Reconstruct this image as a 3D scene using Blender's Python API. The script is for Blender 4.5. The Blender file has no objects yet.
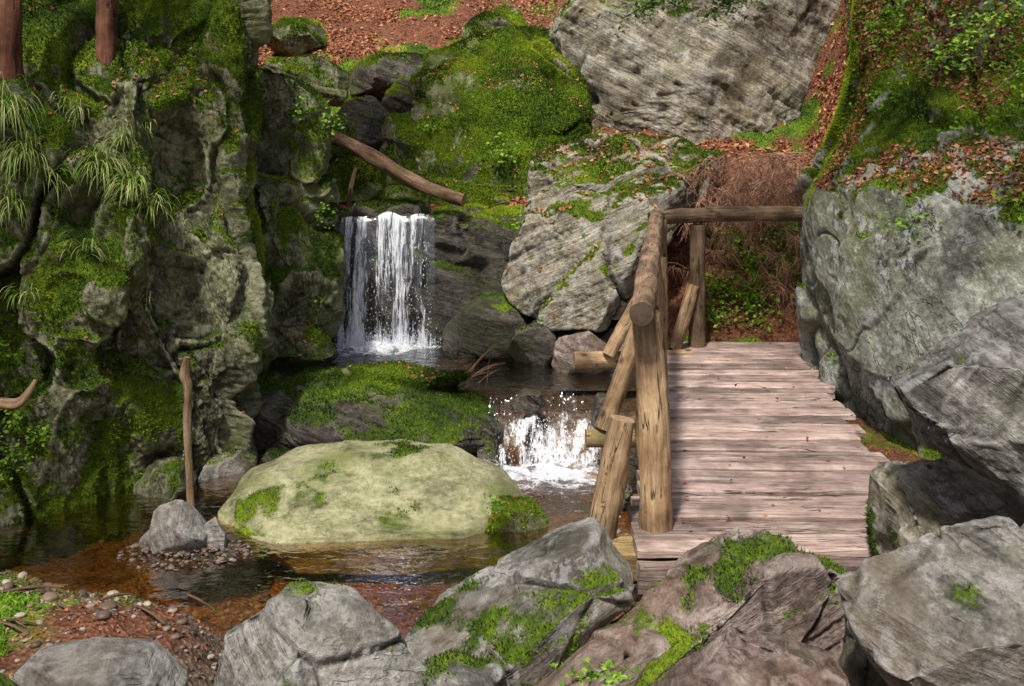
import bpy, math, random
import numpy as np
from mathutils import Vector
random.seed(7); rng=np.random.default_rng(7)
EYE=2.7
def S(a,b,d):
    """image pixels -> world: a,b = image column and row, d = chosen depth in metres"""
    return np.array([(a-512)/1000*d, d, EYE-(b-130)/1000*d])
# ------------------------------------------------------------------ noise
def h3(ix,iy,iz,s=0):
    h=(ix.astype(np.int64)*374761393+iy.astype(np.int64)*668265263+iz.astype(np.int64)*2147483647+s*974711)&0xffffffff
    h=((h^(h>>13))*1274126177)&0xffffffff
    h=((h^(h>>16))*2246822519)&0xffffffff
    h=h^(h>>15)
    return (h&0xffffff)/float(0x1000000)
def vn(p,s=0):
    i=np.floor(p).astype(np.int64); f=p-i
    w=f*f*f*(f*(f*6-15)+10)
    r=0
    for a in (0,1):
        for b in (0,1):
            for c in (0,1):
                ww=(w[:,0] if a else 1-w[:,0])*(w[:,1] if b else 1-w[:,1])*(w[:,2] if c else 1-w[:,2])
                r=r+ww*h3(i[:,0]+a,i[:,1]+b,i[:,2]+c,s)
    return r*2-1
def fbm(p,o=4,s=0,g=.5):
    r=0;a=1;t=0;q=np.array(p,dtype=float)
    for k in range(o):
        r=r+a*vn(q,s+k*17); t+=a; a*=g; q=q*2.03+11.3
    return r/t*1.5
def voro(p,s=0):
    i=np.floor(p).astype(np.int64)
    n=len(p); f1=np.full(n,9.);f2=np.full(n,9.);hh=np.zeros(n)
    for a in (-1,0,1):
        for b in (-1,0,1):
            for c in (-1,0,1):
                x,y,z=i[:,0]+a,i[:,1]+b,i[:,2]+c
                cx=x+h3(x,y,z,s+1);cy=y+h3(x,y,z,s+2);cz=z+h3(x,y,z,s+3)
                d=np.sqrt((cx-p[:,0])**2+(cy-p[:,1])**2+(cz-p[:,2])**2)
                near=d<f1
                f2=np.where(near,f1,np.minimum(f2,d)); hh=np.where(near,h3(x,y,z,s+9),hh); f1=np.where(near,d,f1)
    return f1,f2,hh
def sm(a,b,x):
    t=np.clip((x-a)/(b-a),0,1); return t*t*(3-2*t)
# ------------------------------------------------------------------ mesh helpers
def mk(name,V,F,mats,smooth=True,attrs=None,mi=None,parent=None):
    V=np.asarray(V,dtype=np.float32);F=np.asarray(F,dtype=np.int32)
    me=bpy.data.meshes.new(name)
    me.vertices.add(len(V)); me.vertices.foreach_set('co',V.ravel())
    k=F.shape[1]
    me.loops.add(F.size); me.loops.foreach_set('vertex_index',F.ravel())
    me.polygons.add(len(F)); me.polygons.foreach_set('loop_start',np.arange(len(F),dtype=np.int32)*k)
    me.polygons.foreach_set('use_smooth',np.full(len(F),smooth))
    if not isinstance(mats,(list,tuple)): mats=[mats]
    for m in mats: me.materials.append(m)
    if mi is not None: me.polygons.foreach_set('material_index',np.asarray(mi,dtype=np.int32))
    me.update(calc_edges=True)
    if attrs:
        for an,(ty,dom,data) in attrs.items():
            at=me.attributes.new(an,ty,dom)
            key='vector' if ty=='FLOAT_VECTOR' else 'value'
            at.data.foreach_set(key,np.asarray(data,dtype=np.float32).ravel())
    ob=bpy.data.objects.new(name,me); bpy.context.collection.objects.link(ob)
    if parent: ob.parent=parent
    return ob
def empty(name):
    e=bpy.data.objects.new(name,None); bpy.context.collection.objects.link(e); return e
def fnorm(V,F):
    return np.cross(V[F[:,1]]-V[F[:,0]],V[F[:,2]]-V[F[:,0]])
def vnorm(V,F):
    fn=fnorm(V,F); N=np.zeros_like(V)
    for k in range(3):
        for c in range(3):
            N[:,c]+=np.bincount(F[:,k],weights=fn[:,c],minlength=len(V))
    return N/(np.linalg.norm(N,axis=1,keepdims=True)+1e-12)
_ico={}
def ico(s):
    if s not in _ico:
        import bmesh
        bm=bmesh.new(); bmesh.ops.create_icosphere(bm,subdivisions=s,radius=1)
        V=np.array([v.co[:] for v in bm.verts]);F=np.array([[v.index for v in f.verts] for f in bm.faces]); bm.free()
        _ico[s]=(V,F)
    return _ico[s]
SURF={}
# ------------------------------------------------------------------ materials
def NN(nt,t,ins=None,**pr):
    n=nt.nodes.new(t)
    for k,v in pr.items(): setattr(n,k,v)
    for k,v in (ins or {}).items():
        s=n.inputs[k]
        if isinstance(v,bpy.types.NodeSocket): nt.links.new(v,s)
        else: s.default_value=v
    return n
def M(nt,op,a,b=0.,clamp=False):
    return NN(nt,'ShaderNodeMath',{0:a,1:b},operation=op,use_clamp=clamp).outputs[0]
def MIX(nt,f,a,b,bt='MIX'):
    def c(x): return x if isinstance(x,bpy.types.NodeSocket) else (tuple(x)+(1,))[:4]
    return NN(nt,'ShaderNodeMix',{0:f,6:c(a),7:c(b)},data_type='RGBA',blend_type=bt).outputs[2]
def RAMP(nt,f,stops):
    n=nt.nodes.new('ShaderNodeValToRGB'); nt.links.new(f,n.inputs[0]); cr=n.color_ramp
    while len(cr.elements)<len(stops): cr.elements.new(.5)
    for e,(p,c) in zip(cr.elements,stops):
        e.position=p; e.color=(tuple(c)+(1,))[:4] if isinstance(c,(tuple,list)) else (c,c,c,1)
    return n.outputs[0]
def NOI(nt,v,sc,de=5,ro=.55,di=0.):
    return NN(nt,'ShaderNodeTexNoise',{'Vector':v,'Scale':sc,'Detail':de,'Roughness':ro,'Distortion':di}).outputs['Fac']
def MR(nt,v,a,b,c=0.,d=1.):
    return NN(nt,'ShaderNodeMapRange',{0:v,1:a,2:b,3:c,4:d},interpolation_type='SMOOTHSTEP').outputs[0]
def newmat(name):
    m=bpy.data.materials.new(name); m.use_nodes=True; nt=m.node_tree; nt.nodes.clear()
    out=nt.nodes.new('ShaderNodeOutputMaterial'); return m,nt,out
MOSS=[(.32,(.016,.032,.003)),(.44,(.056,.110,.005)),(.55,(.145,.235,.009)),(.68,(.30,.39,.018))]
def rock_mat(name,cd,cm,cl,stain=(.16,.10,.05),rot=(0.,.3,0.),ss=5.,rough=.85,mossramp=MOSS,stainamt=.55,lich=.35,bump=1.,spec=.3,algae=.35,cr=.6):
    m,nt,out=newmat(name)
    pos=NN(nt,'ShaderNodeTexCoord').outputs['Object']
    geo=NN(nt,'ShaderNodeNewGeometry')
    mp=NN(nt,'ShaderNodeMapping',{'Vector':pos,'Rotation':rot,'Scale':(1.3,1.3,1/ss)},vector_type='TEXTURE').outputs[0]
    n1=NOI(nt,mp,1.1,6,.62,.2); n4=NOI(nt,mp,4.5,6,.7,.1)
    n2=NOI(nt,pos,1.1,4,.6); n3=NOI(nt,pos,24,7,.75)
    f=M(nt,'ADD',M(nt,'ADD',M(nt,'MULTIPLY',n1,.34),M(nt,'MULTIPLY',n4,.27)),M(nt,'MULTIPLY',n3,.39))
    col=RAMP(nt,f,[(.41,cd),(.495,cm),(.58,cl)])
    col=MIX(nt,M(nt,'MULTIPLY',MR(nt,n2,.46,.62),stainamt),col,stain)
    col=MIX(nt,M(nt,'MULTIPLY',MR(nt,NOI(nt,pos,2.6,6,.65),.50,.66),algae),col,(.10,.12,.04))
    dk=MR(nt,NOI(nt,pos,1.7,6,.7,.4),.36,.52,.5,1.08)
    col=MIX(nt,1.,col,NN(nt,'ShaderNodeCombineColor',{0:dk,1:dk,2:dk}).outputs[0],'MULTIPLY')
    li=MR(nt,NOI(nt,pos,5,8,.75),.54,.60)
    col=MIX(nt,M(nt,'MULTIPLY',li,lich),col,tuple(min(.6,c*1.3+.04) for c in cl))
    crk=MR(nt,M(nt,'ABSOLUTE',M(nt,'SUBTRACT',NOI(nt,mp,1.9,4,.6,.1),.5)),.0,.014)
    crk=M(nt,'MAXIMUM',crk,MR(nt,n2,.47,.52))
    col=MIX(nt,M(nt,'MULTIPLY',M(nt,'SUBTRACT',1.,crk),cr),col,(.03,.025,.018))
    crev_shade=MR(nt,geo.outputs['Pointiness'],.42,.505)
    col=MIX(nt,M(nt,'MULTIPLY',M(nt,'SUBTRACT',1.,crev_shade),.9),col,(.014,.014,.008))  # crevice shade painted into the rock colour for local contrast
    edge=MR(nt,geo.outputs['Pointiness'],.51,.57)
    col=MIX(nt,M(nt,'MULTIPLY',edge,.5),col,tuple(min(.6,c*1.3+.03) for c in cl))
    at=NN(nt,'ShaderNodeAttribute',attribute_name='moss').outputs['Fac']
    mk_=M(nt,'ADD',at,M(nt,'ADD',M(nt,'MULTIPLY',M(nt,'SUBTRACT',n3,.5),.7),M(nt,'MULTIPLY',M(nt,'SUBTRACT',NOI(nt,pos,7,4,.6),.5),.9)))
    mm=MR(nt,mk_,.38,.62)
    mf=M(nt,'ADD',M(nt,'MULTIPLY',NOI(nt,pos,2.0,4,.6),.6),M(nt,'MULTIPLY',NOI(nt,pos,26,3,.6),.4))
    mc=RAMP(nt,mf,mossramp)
    col=MIX(nt,mm,col,mc)
    hr=M(nt,'ADD',M(nt,'ADD',M(nt,'MULTIPLY',n1,.5),M(nt,'MULTIPLY',n4,.48)),M(nt,'ADD',M(nt,'MULTIPLY',n3,.48),M(nt,'MULTIPLY',crk,.25*cr)))
    hm=M(nt,'ADD',M(nt,'MULTIPLY',NOI(nt,pos,55,3,.7),.9),M(nt,'MULTIPLY',NOI(nt,pos,14,3,.6),1.))
    h=M(nt,'ADD',M(nt,'MULTIPLY',hr,M(nt,'SUBTRACT',1.,mm)),M(nt,'MULTIPLY',hm,mm))
    bn=NN(nt,'ShaderNodeBump',{'Strength':1.,'Distance':.07*bump,'Height':h}).outputs[0]
    r=M(nt,'ADD',rough,M(nt,'MULTIPLY',mm,.95-rough))
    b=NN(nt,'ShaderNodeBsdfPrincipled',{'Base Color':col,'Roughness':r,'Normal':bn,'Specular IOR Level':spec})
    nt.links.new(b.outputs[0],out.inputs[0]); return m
SPEC={
 'grey':dict(cd=(.10,.095,.078),cm=(.26,.25,.215),cl=(.45,.43,.38)),
 'flat':dict(cd=(.12,.12,.06),cm=(.29,.29,.15),cl=(.46,.44,.28),stain=(.18,.20,.06),stainamt=.7,ss=5,bump=.6,algae=.4,cr=0.,lich=.2),
 'pink':dict(cd=(.08,.055,.048),cm=(.24,.182,.156),cl=(.45,.375,.335),stain=(.18,.105,.065),ss=6,rough=.55,cr=.4,lich=.25),
 'tan':dict(cd=(.095,.08,.056),cm=(.30,.27,.205),cl=(.54,.50,.41),ss=7,lich=.5,stain=(.23,.18,.095)),
 'lich':dict(cd=(.11,.115,.09),cm=(.275,.29,.245),cl=(.50,.52,.45),ss=2.5,stain=(.16,.175,.07),lich=.7,algae=.5),
 'near':dict(cd=(.09,.085,.075),cm=(.26,.25,.225),cl=(.50,.485,.455),ss=6,stain=(.18,.14,.09),rough=.6,cr=.4,algae=.25),
}
_rm={}
def RM(kind,th=0.,tx=.1):
    k=(kind,round(th,2))
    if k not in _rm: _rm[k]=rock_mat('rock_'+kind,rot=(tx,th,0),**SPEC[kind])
    return _rm[k]
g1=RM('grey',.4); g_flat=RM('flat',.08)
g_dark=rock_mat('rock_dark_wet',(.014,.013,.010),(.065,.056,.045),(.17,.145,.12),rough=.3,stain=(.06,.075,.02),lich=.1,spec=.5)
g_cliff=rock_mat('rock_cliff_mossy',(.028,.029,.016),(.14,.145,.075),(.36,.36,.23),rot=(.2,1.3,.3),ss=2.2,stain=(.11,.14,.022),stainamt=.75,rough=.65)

def simple(name,stops,scale,attr=False,rough=.7,transl=0.,bump=0,bs=30,spec=.3):
    m,nt,out=newmat(name)
    pos=NN(nt,'ShaderNodeTexCoord').outputs['Object']
    f=NN(nt,'ShaderNodeAttribute',attribute_name='rnd').outputs['Fac'] if attr else NOI(nt,pos,scale,6,.6)
    col=RAMP(nt,f,stops)
    ins={'Base Color':col,'Roughness':rough,'Specular IOR Level':spec}
    if bump: ins['Normal']=NN(nt,'ShaderNodeBump',{'Strength':1.,'Distance':bump,'Height':NOI(nt,pos,bs,6,.7)}).outputs[0]
    b=NN(nt,'ShaderNodeBsdfPrincipled',ins).outputs[0]
    if transl:
        t=NN(nt,'ShaderNodeBsdfTranslucent',{'Color':col}).outputs[0]
        b=NN(nt,'ShaderNodeMixShader',{0:transl,1:b,2:t}).outputs[0]
    nt.links.new(b,out.inputs[0]); return m
m_leaflit=simple('dead_leaves',[(0,(.08,.025,.012)),(.35,(.24,.076,.032)),(.7,(.41,.155,.07)),(1,(.58,.34,.19))],1,True,rough=.6,transl=.15)
m_green=simple('green_leaves',[(0,(.06,.15,.01)),(.5,(.15,.32,.02)),(1,(.32,.50,.045))],1,True,rough=.45,transl=.35)
m_shade_canopy=simple('shade_canopy_leaves',[(0,(.03,.08,.01)),(.5,(.07,.15,.015)),(1,(.13,.23,.03))],1,True,rough=.5,transl=.3)
m_needle=simple('needle_foliage',[(0,(.03,.08,.01)),(.5,(.08,.17,.018)),(1,(.17,.28,.035))],1,True,rough=.5,transl=.25)
m_grass=simple('grass_blades',[(0,(.08,.16,.015)),(.5,(.21,.34,.05)),(.8,(.42,.50,.15)),(1,(.58,.54,.28))],1,True,rough=.5,transl=.3)
m_fuzz=simple('moss_fuzz',[(0,(.022,.046,.003)),(.4,(.080,.150,.006)),(.75,(.185,.285,.011)),(1,(.35,.45,.02))],1,True,rough=.8,transl=.3)
m_twig=simple('dead_twigs',[(0,(.14,.06,.035)),(.5,(.37,.19,.12)),(1,(.56,.36,.25))],1,True,rough=.8)
m_peb=simple('pebbles',[(0,(.045,.03,.02)),(.6,(.17,.12,.09)),(1,(.36,.31,.26))],1,True,rough=.5)
def wood(name,c0,c1,c2,gs=1.,knots=.5,green=0.,rough=.7):
    m,nt,out=newmat(name)
    lc=NN(nt,'ShaderNodeAttribute',attribute_name='lc').outputs['Vector']
    st=NN(nt,'ShaderNodeMapping',{'Vector':lc,'Scale':(1,1,.07)}).outputs[0]
    a=NOI(nt,st,60*gs,6,.7,.3); b=NOI(nt,st,13*gs,5,.6); c=NOI(nt,lc,4,5,.65)
    f=M(nt,'ADD',M(nt,'ADD',M(nt,'MULTIPLY',a,.34),M(nt,'MULTIPLY',b,.26)),M(nt,'MULTIPLY',c,.40))
    col=RAMP(nt,f,[(.38,c0),(.5,c1),(.61,c2)])
    rv=NN(nt,'ShaderNodeAttribute',attribute_name='rnd').outputs['Fac']
    col=MIX(nt,1.,col,RAMP(nt,rv,[(0,.55),(1,1.12)]),'MULTIPLY')
    dp=MR(nt,NOI(nt,lc,2.2,4,.6,.3),.40,.56,.6,1.05)
    col=MIX(nt,1.,col,NN(nt,'ShaderNodeCombineColor',{0:dp,1:dp,2:dp}).outputs[0],'MULTIPLY')
    vo=NN(nt,'ShaderNodeTexVoronoi',{'Vector':NN(nt,'ShaderNodeMapping',{'Vector':lc,'Scale':(1,1,.6)}).outputs[0],'Scale':7.}).outputs['Distance']
    kn=M(nt,'SUBTRACT',1.,MR(nt,vo,.08,.2))
    col=MIX(nt,M(nt,'MULTIPLY',kn,knots),col,tuple(x*.35 for x in c0))
    ck=M(nt,'SUBTRACT',1.,MR(nt,M(nt,'ABSOLUTE',M(nt,'SUBTRACT',NOI(nt,st,16*gs,3,.5,.1),.5)),.004,.016))
    ck=M(nt,'MULTIPLY',ck,MR(nt,c,.48,.56))
    col=MIX(nt,M(nt,'MULTIPLY',ck,.8),col,tuple(x*.25 for x in c0))
    if green:
        pos=NN(nt,'ShaderNodeTexCoord').outputs['Object']
        col=MIX(nt,M(nt,'MULTIPLY',MR(nt,NOI(nt,pos,3.5,6,.65),.5,.68),green),col,(.09,.14,.015))
    h=M(nt,'SUBTRACT',M(nt,'ADD',M(nt,'MULTIPLY',a,.6),M(nt,'MULTIPLY',b,.4)),M(nt,'MULTIPLY',ck,.8))
    bn=NN(nt,'ShaderNodeBump',{'Strength':.9,'Distance':.014,'Height':h}).outputs[0]
    bs=NN(nt,'ShaderNodeBsdfPrincipled',{'Base Color':col,'Roughness':rough,'Normal':bn,'Specular IOR Level':.3})
    nt.links.new(bs.outputs[0],out.inputs[0]); return m
def endgrain(name,c0,c1):
    m,nt,out=newmat(name)
    lc=NN(nt,'ShaderNodeAttribute',attribute_name='lc').outputs['Vector']
    sx=NN(nt,'ShaderNodeSeparateXYZ',{0:lc})
    r=M(nt,'SQRT',M(nt,'ADD',M(nt,'MULTIPLY',sx.outputs[0],sx.outputs[0]),M(nt,'MULTIPLY',sx.outputs[1],sx.outputs[1])))
    w=M(nt,'SINE',M(nt,'MULTIPLY',M(nt,'ADD',r,M(nt,'MULTIPLY',NOI(nt,lc,12,3),.03)),900.))
    f=M(nt,'ADD',M(nt,'MULTIPLY',w,.2),NOI(nt,lc,25,5,.6))
    col=RAMP(nt,f,[(.3,c0),(.7,c1)])
    bs=NN(nt,'ShaderNodeBsdfPrincipled',{'Base Color':col,'Roughness':.85})
    nt.links.new(bs.outputs[0],out.inputs[0]); return m
w_log=wood('peeled_log',(.12,.066,.033),(.38,.25,.14),(.60,.45,.27),knots=.9,green=.06)
w_rail=wood('rail_log',(.065,.04,.025),(.23,.15,.092),(.43,.305,.20),knots=.6,green=.06)
w_deck=wood('deck_board',(.14,.088,.076),(.39,.285,.25),(.62,.49,.435),knots=.3,green=.10)
w_beam=wood('beam_wood',(.11,.06,.025),(.32,.22,.10),(.50,.38,.20),knots=.4,green=.6)
w_bark=wood('bark',(.04,.024,.016),(.17,.10,.06),(.32,.21,.135),gs=.6,knots=.2,green=.25,rough=.9)
w_redbark=wood('spruce_bark',(.05,.018,.010),(.16,.065,.036),(.29,.14,.085),gs=.5,knots=.2,rough=.9)
e_light=endgrain('end_grain',(.16,.09,.04),(.46,.33,.18))
e_dark=endgrain('end_grain_dark',(.03,.02,.014),(.12,.08,.05))

def water_mat(name,tint,rip=.02,sc=9,streak=(1,1,1),rough=.03,k=1.7):
    m,nt,out=newmat(name)
    pos=NN(nt,'ShaderNodeTexCoord').outputs['Object']
    mp=NN(nt,'ShaderNodeMapping',{'Vector':pos,'Scale':streak}).outputs[0]
    h=M(nt,'ADD',NOI(nt,mp,sc,3,.5,.5),M(nt,'MULTIPLY',NOI(nt,mp,sc*3.1,2,.5,.3),.25))
    bn=NN(nt,'ShaderNodeBump',{'Strength':1.,'Distance':rip,'Height':h}).outputs[0]
    gl=NN(nt,'ShaderNodeBsdfGlossy',{'Color':(1,1,1,1),'Roughness':rough,'Normal':bn}).outputs[0]
    tr=NN(nt,'ShaderNodeBsdfTransparent',{'Color':tint+(1,)}).outputs[0]
    fr=NN(nt,'ShaderNodeFresnel',{'IOR':1.33,'Normal':bn}).outputs[0]
    fr=M(nt,'ADD',M(nt,'MULTIPLY',fr,k),.08,True)
    mx=NN(nt,'ShaderNodeMixShader',{0:fr,1:tr,2:gl}).outputs[0]
    nt.links.new(mx,out.inputs[0]); return m
m_wlow=water_mat('pool_water',(.82,.60,.36),.012,4,(1,1.8,1),rough=.01,k=2.6)
m_wup=water_mat('upper_pool_water',(.6,.55,.42),.03,9)
def foam_mat(name,stretch,sc,lo,hi,sc2,lo2,hi2,col=(.95,.96,.98)):
    m,nt,out=newmat(name)
    lc=NN(nt,'ShaderNodeAttribute',attribute_name='lc').outputs['Vector']
    rv=NN(nt,'ShaderNodeAttribute',attribute_name='rnd').outputs['Fac']
    mp=NN(nt,'ShaderNodeMapping',{'Vector':lc,'Scale':stretch}).outputs[0]
    a=NOI(nt,mp,sc,5,.65,.2); b=NOI(nt,mp,sc2,4,.6,.1)
    al=M(nt,'MULTIPLY',MR(nt,M(nt,'ADD',a,rv),lo,hi),MR(nt,M(nt,'ADD',b,M(nt,'MULTIPLY',rv,.6)),lo2,hi2))
    d=NN(nt,'ShaderNodeBsdfDiffuse',{'Color':col+(1,)}).outputs[0]
    t=NN(nt,'ShaderNodeBsdfTranslucent',{'Color':col+(1,)}).outputs[0]
    d=NN(nt,'ShaderNodeMixShader',{0:.25,1:d,2:t}).outputs[0]
    tr=NN(nt,'ShaderNodeBsdfTransparent',{'Color':(.98,.985,1,1)}).outputs[0]
    gl=NN(nt,'ShaderNodeBsdfGlossy',{'Color':(1,1,1,1),'Roughness':.15}).outputs[0]
    tg=NN(nt,'ShaderNodeMixShader',{0:.03,1:tr,2:gl}).outputs[0]
    mx=NN(nt,'ShaderNodeMixShader',{0:al,1:tg,2:d}).outputs[0]
    nt.links.new(mx,out.inputs[0]); return m
m_fall=foam_mat('falling_water',(1,1,.09),28,.47,.60,95,.41,.53,(.88,.91,.95))
m_casc=foam_mat('cascade_water',(1,1,.35),10,.46,.66,55,.38,.56,(.85,.88,.92))
m_foam=foam_mat('foam',(1,1,1),9,.48,.64,50,.35,.53,(.85,.88,.92))

def ground_mat():
    m,nt,out=newmat('forest_ground')
    pos=NN(nt,'ShaderNodeTexCoord').outputs['Object']
    z=NN(nt,'ShaderNodeSeparateXYZ',{0:pos}).outputs[2]
    n1=NOI(nt,pos,1.3,6,.6);n2=NOI(nt,pos,30,6,.7)
    vo=NN(nt,'ShaderNodeTexVoronoi',{'Vector':pos,'Scale':38.})
    vc=NN(nt,'ShaderNodeSeparateColor',{0:vo.outputs['Color']}).outputs[0]
    gf=M(nt,'ADD',M(nt,'MULTIPLY',vc,.35),M(nt,'ADD',M(nt,'MULTIPLY',n2,.35),M(nt,'MULTIPLY',n1,.3)))
    wet=RAMP(nt,gf,[(.25,(.10,.045,.015)),(.5,(.32,.175,.07)),(.75,(.46,.31,.16))])
    dry=RAMP(nt,gf,[(.25,(.05,.032,.022)),(.5,(.145,.098,.068)),(.75,(.27,.20,.145))])
    grav=MIX(nt,MR(nt,z,-.02,.05),wet,dry)
    grav=MIX(nt,M(nt,'SUBTRACT',1.,MR(nt,z,-.56,-.26)),grav,(.075,.048,.020))
    soil=RAMP(nt,M(nt,'ADD',M(nt,'MULTIPLY',vc,.4),M(nt,'MULTIPLY',n2,.6)),[(.2,(.06,.022,.010)),(.5,(.18,.066,.033)),(.8,(.32,.145,.075))])
    moss=RAMP(nt,M(nt,'ADD',M(nt,'MULTIPLY',NOI(nt,pos,2.3,5,.6),.6),M(nt,'MULTIPLY',n2,.4)),MOSS)
    at=NN(nt,'ShaderNodeAttribute',attribute_name='moss').outputs['Fac']
    c=MIX(nt,MR(nt,M(nt,'ADD',at,M(nt,'MULTIPLY',M(nt,'SUBTRACT',n1,.5),.9)),.42,.6),soil,moss)
    c=MIX(nt,MR(nt,z,.2,.34),grav,c)
    bn=NN(nt,'ShaderNodeBump',{'Strength':1.,'Distance':.03,'Height':M(nt,'ADD',n2,vo.outputs['Distance'])}).outputs[0]
    b=NN(nt,'ShaderNodeBsdfPrincipled',{'Base Color':c,'Roughness':.8,'Normal':bn,'Specular IOR Level':.3})
    nt.links.new(b.outputs[0],out.inputs[0]); return m
# ------------------------------------------------------------------ terrain
def gh(x,y):
    p=np.stack([x,y,np.zeros_like(x)],1)
    z=-.16-.33*sm(5.6,7.0,y)+.06*fbm(p*1.2,4,3)
    z=z+.48*sm(.0,1.,(6.30-y+(-x-2.7)*.5)/1.1)*sm(-.9,-1.7,x)      # gravel beach
    z=z+.45*sm(.8,1.3,x)*sm(2.3,1.7,x)*sm(5.3,4.8,y)*sm(3.5,3.9,y)   # bank at the bridge end
    z=z+1.3*sm(4.3,2.0,y)*sm(6.,3.,np.abs(x)+y*.0)                   # bank under the viewer
    z=z+.64*sm(8.3,9.0,y)                                            # upper pool bed
    z=z+np.where(y>10.9,1.45,0)*sm(10.9,11.2,y)
    back=np.clip(y-11.2,0,100); z=z+.45*back+.28*sm(0,3,back)*fbm(p*.7,4,9)
    xl=np.interp(y,[0,6.5,7.,8.2,10.5,13,20,40],[-5.5,-4.6,-4.2,-2.8,-3.4,-3.6,-5,-8])
    dl=np.clip(xl-x,0,100); z=z+np.minimum(dl*2.6,3.4)+.3*dl
    xr=np.interp(y,[0,4,5,6.2,8.5,9.5,10.5,14,40],[3.2,3.,2.6,3.0,3.2,3.4,3.4,4.,9])
    dr=np.clip(x-xr,0,100); z=z+np.minimum(dr*2.2,2.6)+.35*dr
    ledge=sm(xr-.9,xr-.5,x)*sm(5.,5.6,y)*sm(10.,9.3,y); z=np.maximum(z,ledge*.42-.3*(1-ledge))
    far=sm(.7,1.3,x)*sm(9.5,10.,y)*(.55+.85*np.clip(y-9.9,0,1.75)); z=np.where(x>.7,np.maximum(z,far),z)
    return z+.03*fbm(p*5,3,5)
def axis(lo,a,b,hi,fine,n):
    mid=np.arange(a,b,fine); t=np.linspace(0,1,n)
    return np.unique(np.concatenate([a-(a-lo)*t**2.2,mid,b+(hi-b)*t**2.2]))
xs=axis(-60,-6,6,60,.055,30); ys=axis(-25,2.5,19,90,.055,30)
X,Y=np.meshgrid(xs,ys); Z=gh(X.ravel(),Y.ravel())
V=np.stack([X.ravel(),Y.ravel(),Z],1)
nx,ny=len(xs),len(ys)
I=(np.arange(ny-1)[:,None]*nx+np.arange(nx-1)[None]).ravel()
def quads2tri(I,nx): 
    return np.concatenate([np.stack([I,I+1,I+nx+1],1),np.stack([I,I+nx+1,I+nx],1)])
F=quads2tri(I,nx); Nn=vnorm(V,F)
moss=.24+.8*fbm(V*.8,4,21)
moss+=.35*sm(9.2,9.6,V[:,1])*sm(11.8,11.,V[:,1])+.5*sm(2.3,2.7,V[:,0])*sm(9.8,9.,V[:,1])-.5*sm(5.,4.5,V[:,1])*sm(0,.5,V[:,0])
mk('ground',V,F,ground_mat(),attrs={'moss':('FLOAT','POINT',moss)})
SURF['ground']=(V,F,Nn,moss)
# ------------------------------------------------------------------ rocks
def displace(V,F,amp,sd,seed,block=0.,bs=1.2,stretch=(1,1,1),sa=1.,b2=.35,big=.7,swarp=1.2):
    n=vnorm(V,F); o=seed*7.31
    sd=np.array(sd,float); sd/=np.linalg.norm(sd)
    a=np.cross(sd,[.3,.9,.2]); a/=np.linalg.norm(a); b=np.cross(sd,a)
    d=amp*big*fbm(V*1.1+o,4,seed)+amp*.25*fbm(V*4.2+o,4,seed+5)
    q=np.stack([V@a*.6,V@b*.6,V@sd*9],1)+o
    w=fbm(V*.9+o,2,seed+3); q[:,2]+=w*swarp
    s1=vn(q,seed+8); s2=vn(q*2.3,seed+9); s3=vn(q*5.1,seed+10)
    msk=sm(-.3,.5,vn(V*1.4+o,seed+11))
    d+=sa*(amp*.34*np.tanh(s1*5)*(.35+.65*msk)+amp*.18*np.tanh(s2*4)*msk+amp*.07*s3*msk)
    if block:
        qq=V*np.array(stretch)*bs+o; qq=qq+.22*np.stack([vn(V*2.1+o,seed+31),vn(V*2.1+o+5,seed+32),vn(V*2.1+o+9,seed+33)],1)
        f1,f2,hh=voro(qq,seed)
        d+=block*(hh-.5)*1.3*sm(0,.08,f2-f1)-block*.5*np.exp(-((f2-f1)/.05)**2)
        f1,f2,hh=voro(qq*2.7,seed+50)
        d+=block*b2*(hh-.5)*sm(0,.10,f2-f1)
    V=V+n*d[:,None]
    n=vnorm(V,F)
    V=V+n*(amp*.10*(1-2*np.abs(fbm(V*11+o,4,seed+12)))+amp*.04*fbm(V*34+o,2,seed+14))[:,None]
    return V
def mossmask(V,N,bias,w,seed,patch=.55):
    return bias+w*(N[:,2]-.35)+patch*fbm(V*1.3+seed*3.1,3,seed+60)+.4*fbm(V*6+seed,3,seed+61)
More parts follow.
